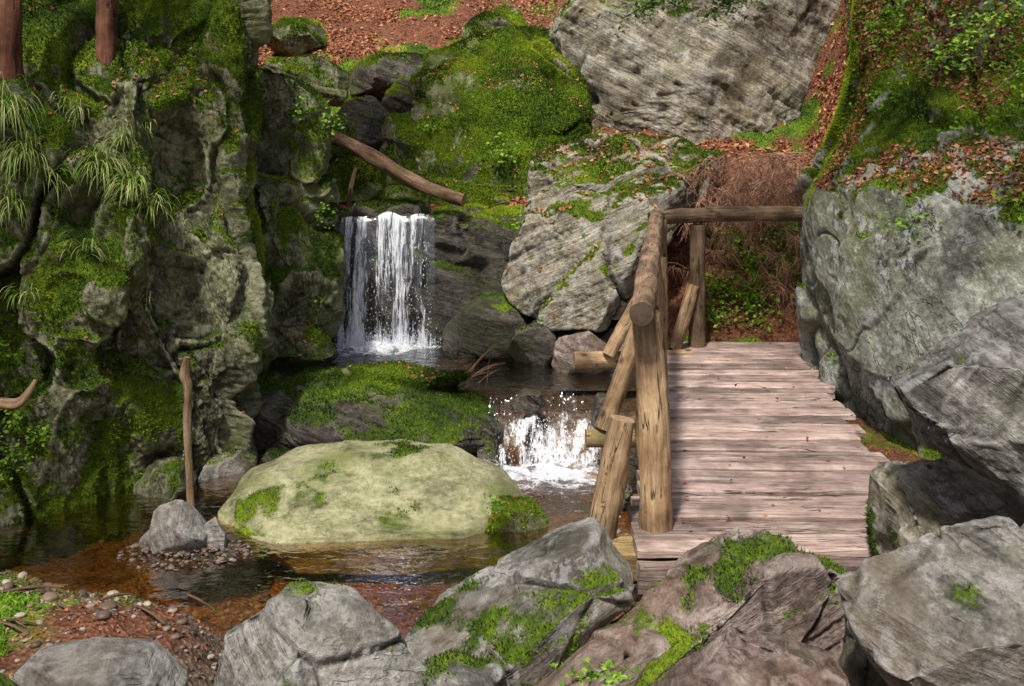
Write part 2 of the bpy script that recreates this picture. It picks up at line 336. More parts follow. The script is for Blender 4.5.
def rock(name,sil,d,T,mat,seed=1,lean=0.,p=.66,amp=.07,sub=6,sd=(.3,.1,1),cuts=9,mb=0.,mw=.8,block=0.,bs=1.2,planes=(),patch=.55,sa=1.,shr=1.,rim=0,lmin=.55,big=.7,stretch=(1,1,1),swarp=1.2):
    vc=np.mean([s[1] for s in sil])
    P=np.array([S(a,b,d+lean*(vc-b)*d/1000) for a,b in sil])
    x,z=P[:,0],P[:,2]; x2,z2=np.roll(x,-1),np.roll(z,-1); cr=x*z2-x2*z; A=cr.sum()/2
    cx=((x+x2)*cr).sum()/(6*A); cz=((z+z2)*cr).sum()/(6*A)
    th=np.linspace(-math.pi,math.pi,721); R=np.zeros(721)
    for i in range(len(x)):
        ax,az=x[i]-cx,z[i]-cz; bx,bz=x2[i]-cx,z2[i]-cz
        ex,ez=bx-ax,bz-az; dx,dz=np.cos(th),np.sin(th)
        den=dx*ez-dz*ex; den=np.where(abs(den)<1e-9,1e-9,den)
        t=(ax*ez-az*ex)/den; s=(ax*dz-az*dx)/den
        ok=(t>0)&(s>=-1e-6)&(s<=1+1e-6); R=np.where(ok,np.maximum(R,t),R)
    k=np.array([1,2,1])/4.; R=np.convolve(np.concatenate([R[-2:-1],R,R[1:2]]),k,'valid')
    R=R*(1-.40*T/d*shr)-amp*.25
    U,F=ico(sub); ang=np.arctan2(U[:,2],U[:,0]); s=np.sqrt(U[:,0]**2+U[:,2]**2)
    r=np.interp(ang,th,R)*s**p; yy=np.sign(U[:,1])*np.abs(U[:,1])**p*T
    V=np.stack([cx+r*np.cos(ang),yy,cz+r*np.sin(ang)],1)
    V[:,1]+=d+lean*(V[:,2]-cz)
    C=np.array([cx,d,cz]); rg=np.random.default_rng(seed)
    for k in range(cuts+rim):
        n=rg.normal(size=3)*np.array([.55,.8,.5]); n[1]=-abs(n[1])-.25
        fr=rg.uniform(lmin,.85)
        if k>=cuts: n=rg.normal(size=3); n[1]*=.5; fr=rg.uniform(.82,.95)
        n/=np.linalg.norm(n)
        dd=(V-C)@n; lim=dd.max()*fr
        V=V-n*(np.maximum(dd-lim,0)*.97)[:,None]
    for (n,fr) in planes:
        n=np.array(n,float);n/=np.linalg.norm(n); dd=(V-C)@n; lim=dd.max()*fr
        V=V-n*(np.maximum(dd-lim,0)*.97)[:,None]
    V=displace(V,F,amp,sd,seed,block,bs,stretch,sa=sa,big=big,swarp=swarp)
    N=vnorm(V,F); mo=mossmask(V,N,mb,mw,seed,patch)
    ob=mk(name,V,F,mat,attrs={'moss':('FLOAT','POINT',mo)})
    SURF.setdefault(name+str(seed),(V,F,N,mo)); return ob
def catm(P,m):
    n=len(P); t=np.linspace(0,n-1,m); i=np.minimum(t.astype(int),n-2); f=(t-i).reshape((-1,)+(1,)*(P.ndim-1))
    g=lambda k:P[np.clip(k,0,n-1)]
    a,b,c,d=g(i-1),g(i),g(i+1),g(i+2)
    return .5*(2*b+(c-a)*f+(2*a-5*b+4*c-d)*f**2+(3*b-a-3*c+d)*f**3)
def cliff(name,rows,mat,R,C,seed,amp,block,bs,stretch,mb,mw,sd=(1,.2,.3),mossfn=None,sa=1.,b2=.35):
    P=np.array([[S(*c) for c in r] for r in rows])
    P=catm(P,R); P=np.swapaxes(catm(np.swapaxes(P,0,1),C),0,1)
    V=P.reshape(-1,3); I=(np.arange(R-1)[:,None]*C+np.arange(C-1)[None]).ravel(); F=quads2tri(I,C)
    if fnorm(V,F)[:,1].mean()>0: F=F[:,::-1]
    V=displace(V,F,amp,sd,seed,block,bs,stretch,sa,b2)
    N=vnorm(V,F); mo=mossmask(V,N,mb,mw,seed,.8)
    if mossfn is not None: mo=mo+mossfn(V)
    ob=mk(name,V,F,mat,attrs={'moss':('FLOAT','POINT',mo)}); SURF[name+str(seed)]=(V,F,N,mo); return ob
# left cliff
rows=[[(-260,-170,8.6),(-60,-170,9.4),(60,-170,9.8),(140,-170,10.0),(200,-170,10.2),(240,-170,10.4),(246,-170,12)],
 [(-260,-20,7.8),(-60,-20,8.2),(60,-20,8.4),(140,-20,8.5),(200,-20,8.8),(243,-20,9.2),(250,-20,11.2)],
 [(-260,80,7.2),(-60,80,7.5),(60,80,7.7),(140,80,7.75),(192,80,8.3),(243,80,8.7),(250,80,10.8)],
 [(-260,180,7.0),(-60,180,7.2),(60,180,7.5),(140,180,7.45),(190,180,8.1),(236,180,8.4),(244,180,10.6)],
 [(-260,270,6.8),(-60,270,7.1),(60,270,7.25),(140,270,7.25),(195,270,7.95),(246,270,8.2),(250,270,10.2)],
 [(-260,360,6.6),(-60,360,7.0),(60,360,7.2),(125,360,7.4),(200,360,7.65),(254,360,8.1),(258,360,9.8)],
 [(-260,440,6.4),(-60,440,6.9),(60,440,7.1),(125,440,7.55),(200,440,7.6),(254,440,8.2),(258,440,9.6)],
 [(-260,500,6.3),(-60,500,6.8),(60,500,7.1),(125,500,7.5),(200,490,7.6),(252,480,8.2),(258,480,9.4)],
 [(-260,580,6.3),(-60,570,6.7),(60,560,7.0),(125,550,7.4),(200,540,7.6),(252,520,8.2),(258,520,9.4)]]
cliff('mossy_cliff',rows,g_cliff,480,410,3,.11,.42,.66,(1.7,1.3,.42),.47,.6,b2=.30,sa=.9)
# right rock wall
rows=[[(846,-160,12.5),(852,-160,11.2),(880,-160,10.6),(930,-160,10.),(1000,-160,9.4),(1100,-160,9.),(1300,-160,8.6)],
 [(850,-20,11.2),(857,-20,10.),(884,-20,9.5),(930,-20,9.),(1000,-20,8.6),(1100,-20,8.2),(1300,-20,7.8)],
 [(852,70,10.6),(859,70,9.3),(884,70,8.9),(930,70,8.5),(1000,70,8.1),(1100,70,7.7),(1300,70,7.4)],
 [(838,135,10.4),(844,138,9.1),(877,140,8.3),(930,140,7.8),(1000,140,7.5),(1100,140,7.2),(1300,140,7.0)],
 [(800,205,10.4),(804,205,8.9),(845,185,8.05),(910,185,7.4),(985,190,7.0),(1100,190,6.6),(1300,190,6.4)],
 [(800,280,10.2),(804,280,8.8),(842,280,7.95),(905,280,7.2),(985,285,6.8),(1100,290,6.3),(1300,290,6.1)],
 [(806,340,10.),(810,340,8.8),(848,350,7.9),(905,355,7.15),(975,360,6.7),(1080,370,6.2),(1300,370,6.0)],
 [(812,385,9.9),(818,390,8.7),(858,410,7.8),(910,430,7.1),(965,450,6.6),(1060,460,6.1),(1300,460,5.9)],
 [(812,470,9.9),(818,470,8.7),(858,490,7.8),(910,510,7.1),(965,520,6.6),(1060,530,6.1),(1300,530,5.9)]]
def rmf(V): return .75*sm(2.05,2.7,V[:,2])+.5*sm(8.6,9.2,V[:,1])*sm(1.9,2.3,V[:,2])
cliff('rock_wall',rows,RM('lich',1.2),420,380,5,.045,.15,.7,(1,1,.6),-.12,1.0,sd=(1,.2,.4),mossfn=rmf,sa=.6)

# boulders
rock('boulder',[(524,172),(535,150),(600,129),(680,134),(730,150),(746,164),(718,190),(674,222),(648,262),(628,302),(598,332),(545,328),(506,306),(496,285),(512,235),(521,205)],10.4,.85,RM('tan',-.45),11,amp=.07,sub=7,sd=(-.48,.1,1),mb=.22,mw=1.6,planes=[((.05,-.75,1),.55)],lean=.15,cuts=6,p=.62,block=.08,bs=1.0,sa=.8)
rock('boulder',[(512,158),(520,60),(550,10),(600,-40),(700,-70),(870,-70),(894,20),(880,130),(816,188),(760,182),(700,160),(640,144),(570,148)],14.2,1.5,RM('tan',.5),12,amp=.10,sub=7,sd=(.5,.1,1),mb=.08,mw=1.2,lean=.2,cuts=7,block=.08,bs=.6,stretch=(.6,1,1.4),big=.7,sa=.55,swarp=1.2)
rock('mossy_boulder',[(410,80),(428,48),(500,25),(580,15),(590,120),(560,205),(425,207),(412,140)],13.,.7,g_cliff,13,amp=.08,sub=7,mb=.72,mw=.4,lean=.9,sa=.4,p=.36,cuts=5,block=.10,bs=.7)
rock('waterfall_ledge',[(310,216),(345,211),(430,209),(470,203),(550,205),(565,260),(555,370),(310,370)],11.4,.5,g_dark,14,amp=.06,sub=7,mb=-.08,mw=1.3,block=.16,p=.45,cuts=0,shr=.2)
rock('mossy_rock_ledge',[(320,190),(360,172),(420,172),(470,183),(545,185),(550,206),(430,214),(325,210)],11.9,.5,g_cliff,15,amp=.05,mb=.75,mw=.4)
rock('rock_column',[(230,80),(262,70),(300,76),(328,100),(334,135),(330,200),(310,227),(235,227)],10.1,.6,g_cliff,16,amp=.07,sub=7,sd=(1,.1,.1),mb=.30,mw=.8,p=.45,block=.16,cuts=5,bs=.8)
rock('rock_column',[(225,185),(262,172),(308,183),(328,205),(336,260),(334,325),(318,354),(230,360)],9.7,.55,g_cliff,17,amp=.08,sub=7,sd=(1,.1,.2),mb=.34,mw=.8,p=.45,block=.18,cuts=5,bs=.8)
rock('mossy_rock',[(250,335),(285,316),(312,322),(330,340),(334,360),(290,368),(250,364)],9.4,.45,g_cliff,18,mb=.85,mw=.3,lean=.5,amp=.04)
rock('wet_rock',[(430,352),(446,324),(478,298),(507,296),(528,322),(522,354),(480,362)],10.2,.45,g_dark,19,amp=.05,mb=-.1,mw=.6,lean=.3,rim=4)
rock('wet_rock',[(215,380),(262,366),(345,362),(430,370),(485,390),(506,414),(505,455),(470,482),(360,482),(215,470)],8.7,.5,g_dark,20,amp=.07,sub=7,mb=.24,mw=.9,lean=2.0,p=.5,cuts=4,block=.08,bs=1.)
rock('mossy_rock',[(330,372),(350,362),(400,360),(450,372),(485,392),(490,408),(440,402),(370,388)],8.95,.25,g_cliff,21,mb=.85,mw=.3,lean=2.2,amp=.03)
rock('flat_boulder',[(214,508),(232,482),(276,460),(335,449),(400,447),(456,458),(508,484),(530,512),(524,560),(380,575),(290,568),(212,545)],7.1,.6,g_flat,22,amp=.045,sub=7,mb=-.16,mw=.4,lean=1.0,sd=(.1,.1,1),cuts=1,sa=.9,planes=[((0.03,-.30,1),.58),((.05,-1,.1),.7),((.5,-.6,.3),.8)],rim=3,p=.42)
rock('mossy_rock',[(478,524),(498,503),(532,504),(549,525),(540,555),(484,555)],6.8,.22,g_cliff,23,mb=.35,mw=.5,amp=.03)
for k,(s,d,m,mb) in enumerate([
 ([(505,352),(515,330),(540,320),(556,337),(552,364),(520,368)],9.9,g_dark,.3),
 ([(546,366),(556,340),(590,333),(614,350),(608,380),(565,384)],9.6,RM('pink',.2),.0),
 ([(500,320),(520,300),(560,300),(610,312),(625,335),(560,345),(510,338)],10.4,g_dark,.15),
 ([(600,330),(650,318),(675,350),(645,385),(600,375)],10.0,g1,.1),
 ([(197,482),(208,460),(235,456),(248,475),(238,500),(205,500)],7.9,g1,-.1),
 ([(136,487),(150,466),(178,464),(190,485),(170,510),(143,510)],7.5,g_cliff,.1),
 ([(245,472),(262,453),(300,456),(322,472),(290,495)],8.1,g_dark,.1),
 ([(596,432),(640,426),(700,430),(720,470),(700,540),(620,535),(604,500)],7.9,g_dark,.3),
 ([(640,452),(740,452),(760,540),(640,560)],6.9,g_dark,.3),
 ([(598,478),(625,468),(645,520),(606,535)],7.2,g_dark,.2),
 ([(510,404),(522,391),(543,392),(549,406),(532,414),(514,412)],8.55,g_dark,-.3),
 ([(592,410),(600,394),(616,396),(620,430),(604,440),(594,432)],8.3,g_dark,-.2),
 ([(474,436),(484,420),(496,428),(500,455),(490,470),(476,464)],8.2,g_dark,.1),
 ([(300,492),(312,480),(332,484),(338,498),(305,502)],7.6,g_dark,.0)]):
    rock('stream_rock',s,d,.28,m,30+k,amp=.035,mb=mb,mw=.7,rim=5)
for k,(s,d,m,mb) in enumerate([
 ([(245,80),(270,58),(320,53),(350,75),(345,108),(270,112)],13.6,g_cliff,.6),
 ([(322,130),(345,100),(372,93),(391,115),(385,168),(340,175)],12.6,g_dark,.3),
 ([(370,140),(385,116),(420,107),(436,135),(432,190),(385,190)],12.4,g_cliff,.4),
 ([(322,160),(355,150),(400,156),(418,195),(340,205)],12.0,g_cliff,.6),
 ([(380,95),(400,78),(430,86),(436,130),(390,130)],13.4,g_dark,.3),
 ([(525,205),(545,190),(600,200),(610,235),(540,240)],11.6,g_cliff,.5),
 ([(335,72),(365,56),(420,54),(470,50),(480,66),(420,84),(350,96)],14.8,g_dark,.4),
 ([(255,40),(285,18),(318,20),(330,44),(290,60)],16.4,g_cliff,.45),
 ([(450,30),(480,10),(520,4),(535,36),(470,48)],16.6,g_cliff,.5),
 ([(300,130),(318,112),(345,120),(350,170),(305,175)],12.2,g_cliff,.6)]):
    rock('hillside_rock',s,d,.45,m,50+k,amp=.05,mb=mb,mw=.7,rim=5)
# right-hand and foreground blocks
FB=dict(block=.03,bs=2.0,sa=.9,rim=10,p=.5)
rock('foreground_boulder',[(868,404),(902,378),(955,342),(1040,300),(1150,280),(1150,520),(1050,522),(1000,506),(945,472),(888,440)],4.35,.42,RM('near',.65),71,amp=.035,sub=7,sd=(.75,.1,1),mb=-.4,mw=.5,planes=[((-.2,-.5,1),.62)],cuts=6,**FB)
rock('foreground_boulder',[(884,488),(905,478),(940,468),(990,472),(1050,500),(1060,560),(1000,595),(905,606),(886,570)],4.75,.36,RM('tan',.5),72,amp=.025,sub=7,sd=(1,.1,.1),mb=.28,mw=-.3,cuts=0,planes=[((.2,-.55,1),.45),((.4,-1,.0),.6)],block=.02,bs=2.,p=.42,rim=2)
rock('foreground_boulder',[(841,602),(880,576),(955,550),(1040,536),(1160,545),(1160,760),(940,760),(876,680)],3.6,.40,RM('near',.3),73,amp=.03,sub=7,sd=(.3,.2,1),mb=-.16,mw=.5,planes=[((-.35,-.5,1),.55),((-.2,-1,-.2),.6)],cuts=5,**FB)
rock('foreground_boulder',[(530,770),(556,690),(610,640),(690,562),(755,538),(838,560),(868,582),(888,640),(886,770)],4.35,.45,RM('pink',-.5),74,amp=.04,sub=7,sd=(-.6,.3,1),mb=-.10,mw=.6,planes=[((.15,-1,.15),.42),((-.6,-.5,1),.7)],cuts=6,**FB)
rock('foreground_boulder',[(378,672),(408,632),(480,588),(560,546),(602,527),(652,556),(662,586),(612,642),(560,692),(500,745),(415,745)],4.6,.38,RM('near',-.5),75,amp=.03,sub=7,sd=(-.55,.3,1),mb=.06,mw=.4,lean=.5,cuts=5,planes=[((-.4,-.6,1),.5),((.5,-1,-.1),.5)],**FB)
rock('foreground_boulder',[(180,770),(192,672),(214,622),(262,597),(300,593),(320,606),(352,618),(392,640),(418,672),(440,700),(440,770)],4.05,.40,RM('near',.45),76,amp=.03,sub=7,mb=-.12,mw=.5,sd=(.5,.3,1),cuts=8,planes=[((-.5,-.8,.8),.55),((.7,-.7,.6),.5)],**FB)
rock('foreground_boulder',[(-20,700),(15,668),(70,659),(140,665),(180,700),(170,780),(-20,780)],3.9,.32,RM('near',.1),77,amp=.025,mb=-.3,mw=.2,sd=(.1,.3,1),p=.5,rim=8,sub=7)
rock('foreground_boulder',[(640,730),(680,684),(740,642),(790,646),(850,664),(905,690),(905,790),(640,790)],3.75,.30,RM('pink',.2),78,amp=.03,sub=7,mb=-.3,mw=.3,sd=(.2,.3,1),planes=[((-.2,-.6,1),.5)],**FB)
rock('foreground_boulder',[(500,750),(520,690),(580,655),(650,640),(700,650),(680,750)],4.25,.35,RM('pink',-.4),79,amp=.03,mb=-.15,mw=.3,sd=(-.6,.3,1),**FB)
rock('foreground_boulder',[(395,770),(410,690),(440,672),(500,690),(520,770)],4.1,.3,RM('near',.2),80,amp=.03,mb=.1,mw=.3,sd=(-.6,.3,1),**FB)
rock('foreground_boulder',[(845,690),(858,640),(890,630),(915,660),(925,760),(850,770)],4.0,.25,g_dark,85,amp=.03,mb=.1,mw=.4,sd=(-.6,.3,1),**FB)
# little islet
rock('pool_stone',[(148,547),(152,512),(166,496),(190,508),(207,528),(202,554),(165,558)],6.4,.14,RM('near',1.2),81,amp=.02,mb=-.6,mw=.1,cuts=9,sd=(1,.1,.5),rim=8)
rock('pool_stone',[(132,547),(150,528),(172,530),(178,554),(145,555)],6.5,.09,RM('near',1.2),82,amp=.012,sub=5,mb=-.6,mw=.1,rim=6)
rock('pool_stone',[(192,552),(200,526),(213,518),(226,535),(228,556)],6.45,.09,RM('near',.1),83,amp=.012,sub=5,mb=-.6,mw=.1,rim=6)
rock('gravel_islet',[(108,560),(150,549),(235,549),(262,560),(230,572),(140,572)],6.4,.35,g_dark,84,amp=.03,mb=-.6,mw=.1)

# ------------------------------------------------------------------ water
def plane(name,x0,x1,y0,y1,z,mat,n=2):
    V=[(x0,y0,z),(x1,y0,z),(x1,y1,z),(x0,y1,z)]
    return mk(name,V,[[0,1,2,3]],mat,smooth=False)
plane('pool_water',-5.2,3.2,3.6,8.62,0.,m_wlow)
plane('stream_water',-2.9,1.25,8.82,11.3,.40,m_wup)
def sheet(name,fn,R,C,mat,rnd=None,parent=None):
    a,b=np.meshgrid(np.linspace(0,1,C),np.linspace(0,1,R)); a=a.ravel();b=b.ravel()
    V,lc,rv=fn(a,b); I=(np.arange(R-1)[:,None]*C+np.arange(C-1)[None]).ravel()
    return mk(name,V,quads2tri(I,C),mat,attrs={'lc':('FLOAT_VECTOR','POINT',lc),'rnd':('FLOAT','POINT',rv)},parent=parent)
wf=empty('waterfall')
for L in range(3):
    def fn(a,b,L=L):
        x=-1.84+1.0*a+.05*(b)*(a-.5)*2
        x=x+.02*b*vn(np.stack([x*20,b*1.5,np.full_like(x,L)],1),9)
        z=1.80-1.42*b
        y=10.86-.05*L-.26*np.sqrt(b)
        p=np.stack([x*9,z*.6,np.full_like(x,L*3.)],1); y=y+.05*vn(p,4+L)*b**.5
        z=z+.045*vn(np.stack([x*6,x*0,x*0],1),6)*(1-b)
        V=np.stack([x,y,z],1); lc=np.stack([x+L*3.3,np.zeros_like(x)+L*5.,z+x*.1],1)
        e=-.20*(sm(.08,0,a)+sm(.92,1,a))+.12*sm(.75,1,b)-.02*L+.05*sm(.1,0,b)+.14*vn(np.stack([x*17,x*0,b*1.2+L*0],1),71)+.012
        return V,lc,e
    sheet('stream_%d'%L,fn,90,110,m_fall,parent=wf)
def fn(a,b):
    xo=vn(np.stack([a*5,a*0,a*0],1),55)
    x=-.16+1.10*a-.14*b; bb=np.clip(b+.07*xo*np.sin(b*math.pi),0,1)
    yy=np.interp(bb,[0,.15,.3,.42,.6,.72,1],[9.0,8.72,8.62,8.42,8.25,8.05,7.6]); zz=np.interp(bb,[0,.15,.3,.42,.6,.72,1],[.405,.385,.26,.22,.10,.035,.014])
    p=np.stack([x*4,yy*4,zz*2],1)
    zz=zz+(.06*vn(p,3)+.03*vn(p*3,5)+.015*vn(p*8,6))*sm(0,.2,b)*sm(1.02,.75,b)
    lc=np.stack([x,np.zeros_like(x),yy],1)
    e=-.17+.26*sm(.12,.45,b)-.16*sm(.85,1,b)-.10*(sm(.08,0,a)+sm(.94,1,a))-.10*sm(.6,.95,a)*sm(.6,.2,b)+.15*vn(np.stack([x*8,x*0,b*3],1),33)
    return np.stack([x,yy,zz],1),lc,e
sheet('cascade',fn,140,140,m_casc)
fo=empty('foam')
def fn(a,b):
    r=b; th=a*2*math.pi; x=-1.36+.74*r*np.cos(th); y=10.40+.45*r*np.sin(th)
    z=.414+.10*(1-r)*np.abs(vn(np.stack([x*9,y*9,x*0],1),2))
    return np.stack([x,y,z],1),np.stack([x,y,z],1),.27-.42*r
sheet('splash_patch',fn,40,80,m_foam,parent=fo)
def fn(a,b):
    r=b; th=a*2*math.pi; x=.28+.80*r*np.cos(th); y=7.80+.52*r*np.sin(th)
    z=.016+.04*(1-r)*np.abs(vn(np.stack([x*9,y*9,x*0],1),2))
    return np.stack([x,y,z],1),np.stack([x,y,z],1),.20-.34*r
sheet('cascade_patch',fn,40,80,m_foam,parent=fo)
U,F0=ico(1)
Vs=[];Fs=[];c=0
for k in range(2600):
    if k<800: p=np.array([-1.80+.95*random.random(),10.55+.25*random.random()-.1,.4+1.2*random.random()**1.5])
    elif k<2100: p=np.array([-1.36+random.gauss(0,.30),10.45+random.gauss(0,.14),.41+abs(random.gauss(0,.08))])
    else:
        t=random.random(); p=np.array([.22+random.gauss(0,.2),7.95+.5*t,.02+.22*t+abs(random.gauss(0,.03))])
    r=random.uniform(.0015,.005); Vs.append(U*np.array([r,r,r*random.uniform(1,3)])+p);Fs.append(F0+c);c+=len(U)
V=np.concatenate(Vs); mk('droplets',V,np.concatenate(Fs),m_foam,attrs={'lc':('FLOAT_VECTOR','POINT',V),'rnd':('FLOAT','POINT',np.full(len(V),.6))},parent=wf)

# ------------------------------------------------------------------ logs
def tube(pts,rad,seg=18,n=40,rough=.06,seed=1,off=0.):
    P=catm(np.array(pts,float),n); R=catm(np.array(rad,float)[:,None],n)[:,0]
    T=np.gradient(P,axis=0); T/=np.linalg.norm(T,axis=1,keepdims=True)
    u=np.cross(T[0],[.13,.37,.92]); u/=np.linalg.norm(u)
    L=np.concatenate([[0],np.cumsum(np.linalg.norm(np.diff(P,axis=0),axis=1))])
    th=np.linspace(0,2*math.pi,seg,endpoint=False); V=[];LC=[]
    for i in range(n):
        u=u-T[i]*(u@T[i]); u/=np.linalg.norm(u); w=np.cross(T[i],u)
        q=np.stack([np.cos(th)*1.2,np.sin(th)*1.2,np.full(seg,L[i]*3.5)],1)+seed*3.7
        rr=R[i]*(1+rough*2*vn(q,seed)+rough*vn(q*3,seed+2))
        V.append(P[i]+np.cos(th)[:,None]*u*rr[:,None]+np.sin(th)[:,None]*w*rr[:,None])
        LC.append(np.stack([np.cos(th)*rr,np.sin(th)*rr,np.full(seg,L[i])],1)+np.array([0,0,seed*1.7]))
    V=np.concatenate(V);LC=np.concatenate(LC)
    F=[];mi=[]
    for i in range(n-1):
        for j in range(seg):
            a=i*seg+j;b=i*seg+(j+1)%seg;F+=[[a,b,b+seg],[a,b+seg,a+seg]];mi+=[0,0]
    for base,fl in ((0,True),((n-1)*seg,False)):
        ring=np.arange(base,base+seg); s0=len(V)
        V=np.concatenate([V,V[ring],V[ring].mean(0,keepdims=True)])
        l=LC[ring].copy(); l0=l.mean(0,keepdims=True); l0[:,:2]=0
        LC=np.concatenate([LC,l,l0])
        for j in range(seg):
            a,b=s0+j,s0+(j+1)%seg
            F.append([b,a,s0+seg] if fl else [a,b,s0+seg]); mi.append(1)
    return V,np.array(F),LC,np.array(mi)
def log(name,pts,rad,mats,parent=None,rnd=.5,**k):
    V,F,LC,mi=tube(pts,rad,**k)
    return mk(name,V,F,mats,attrs={'lc':('FLOAT_VECTOR','POINT',LC),'rnd':('FLOAT','POINT',np.full(len(V),rnd))},mi=mi,parent=parent)
br=empty('wooden_footbridge')
DZ=.60
def dl(y): return np.interp(y,[5.0,9.8],[.62,1.56])
def dr(y): return np.interp(y,[5.0,5.5,5.9,9.0,9.9],[1.90,2.07,2.30,2.70,3.0])
def box(x0,x1,y0,y1,z0,z1,n,seed,rag=.01,yaw=0.,wob=.004,tilt=0.):
    prof=[]; bv=.009
    for (a,b) in ((y0+bv,z0),(y1-bv,z0),(y1,z0+bv),(y1,z1-bv),(y1-bv,z1),((y0+y1)/2,z1+.003),(y0+bv,z1),(y0,z1-bv),(y0,z0+bv)): prof.append((a,b))
    prof=np.array(prof); m=len(prof); xs_=np.linspace(x0,x1,n); V=[];LC=[]
    xm=(x0+x1)/2
    for i,x in enumerate(xs_):
        q=np.concatenate([np.full((m,1),x*2.6)+seed*5.1,prof*np.array([2,2])],1)
        o=vn(q,seed)*wob+.4*wob*vn(q*4,seed+2); e=(rag*vn(q*7,seed+4)) if i in (0,n-1) else 0
        yy=prof[:,0]+o*2+(x-xm)*yaw; zz=prof[:,1]+vn(q*1.3+9,seed+1)*wob+(x-xm)*tilt
        V.append(np.stack([np.full(m,x)+e,yy,zz],1)); LC.append(np.stack([prof[:,0],prof[:,1],np.full(m,x)],1)+np.array([seed*.37,0,seed*1.91]))
    V=np.concatenate(V);LC=np.concatenate(LC);F=[]
    for i in range(n-1):
        for j in range(m):
            a=i*m+j;b=i*m+(j+1)%m;F+=[[a,b,b+m],[a,b+m,a+m]]
    for base,fl in ((0,1),((n-1)*m,0)):
        for j in range(1,m-1): F.append([base,base+j+1,base+j] if fl else [base,base+j,base+j+1])
    F=np.array(F)[:,::-1]
    return V,F,LC
y=5.0;k=0
while y<9.85:
    w=random.uniform(.145,.19); z=DZ+random.uniform(-.012,.010)
    V,F,LC=box(dl(y)+random.uniform(-.06,.03),dr(y)+random.uniform(-.09,.06),y,y+w,z-.05,z,44,100+k,yaw=random.uniform(-.014,.006),wob=.0055,tilt=random.uniform(-.006,.006))
    mk('board_%d'%k,V,F,w_deck,smooth=False,attrs={'lc':('FLOAT_VECTOR','POINT',LC),'rnd':('FLOAT','POINT',np.full(len(V),.25+.75*random.random()))},parent=br)
    y+=w+random.uniform(.020,.040);k+=1
for nm,(a,b) in {'stringer_1':(.16,.16),'stringer_2':(1.0,1.0)}.items():
    log(nm,[(dl(5.05)+a,5.05,DZ-.15),(dl(9.8)+b,9.8,DZ-.15)],[.09,.085],[w_rail,e_dark],br,seed=5 if a<.5 else 6)
V,F,LC=box(.34,2.0,5.12,5.28,DZ-.22,DZ-.055,40,300,wob=.012); mk('sill_beam',V,F,w_beam,smooth=False,attrs={'lc':('FLOAT_VECTOR','POINT',LC),'rnd':('FLOAT','POINT',np.full(len(V),.6))},parent=br)
V,F,LC=box(dl(5)+.0,dr(5)+.02,4.89,4.975,DZ-.17,DZ-.03,40,301,wob=.008); mk('end_board',V,F,w_deck,smooth=False,attrs={'lc':('FLOAT_VECTOR','POINT',LC),'rnd':('FLOAT','POINT',np.full(len(V),.2))},parent=br)
V,F,LC=box(.24,.74,5.10,5.31,DZ-.20,DZ-.058,20,302,wob=.01); mk('outrigger_1',V,F,w_beam,smooth=False,attrs={'lc':('FLOAT_VECTOR','POINT',LC),'rnd':('FLOAT','POINT',np.full(len(V),.9))},parent=br)
log('outrigger_2',[(.53,7.2,DZ-.12),(1.6,7.25,DZ-.12)],[.065,.065],[w_beam,e_light],br,seed=8)
log('outrigger_3',[(.58,9.35,DZ-.05),(1.7,9.45,DZ-.05)],[.075,.075],[w_log,e_light],br,rnd=.9,seed=9)
log('post_near',[(.765,5.32,DZ-.18),(.755,5.32,1.1),(.71,5.32,1.73)],[.092,.088,.076],[w_log,e_dark],br,seed=11,rnd=.9,seg=32,n=60)
log('post_middle',[(1.08,7.3,DZ-.2),(1.06,7.3,1.77)],[.07,.065],[w_log,e_dark],br,seed=12)
log('post_far',[(1.42,9.55,DZ-.3),(1.41,9.55,1.85)],[.075,.07],[w_log,e_dark],br,seed=13)
log('post_end',[(1.80,9.72,DZ-.1),(1.80,9.72,1.78)],[.082,.078],[w_rail,e_dark],br,seed=14,rnd=.3)
log('handrail',[(.665,5.12,1.76),(.90,6.6,1.80),(1.16,8.2,1.84),(1.42,9.75,1.87)],[.064,.068,.068,.065],[w_rail,e_dark],br,seed=15,rnd=.9,seg=28,n=60)
log('end_rail',[(1.33,9.68,1.84),(2.0,9.76,1.88),(3.0,9.86,1.87)],[.068,.078,.068],[w_rail,e_dark],br,seed=16,rnd=.6,seg=24)
log('brace_near',[(.47,5.30,DZ-.06),(.59,5.33,1.16)],[.085,.070],[w_log,e_light],br,seed=17,rnd=.8,seg=24)
log('brace_middle',[(.66,7.2,DZ-.05),(.98,7.28,1.42)],[.07,.06],[w_log,e_light],br,seed=18,rnd=.6,seg=24)
log('brace_far',[(.90,9.3,DZ-.0),(1.33,9.5,1.35)],[.065,.055],[w_log,e_light],br,seed=19,rnd=.8,seg=24)
log('brace_end',[(1.56,9.6,DZ+.0),(1.76,9.66,1.2)],[.07,.06],[w_log,e_light],br,seed=20,rnd=.7,seg=24)
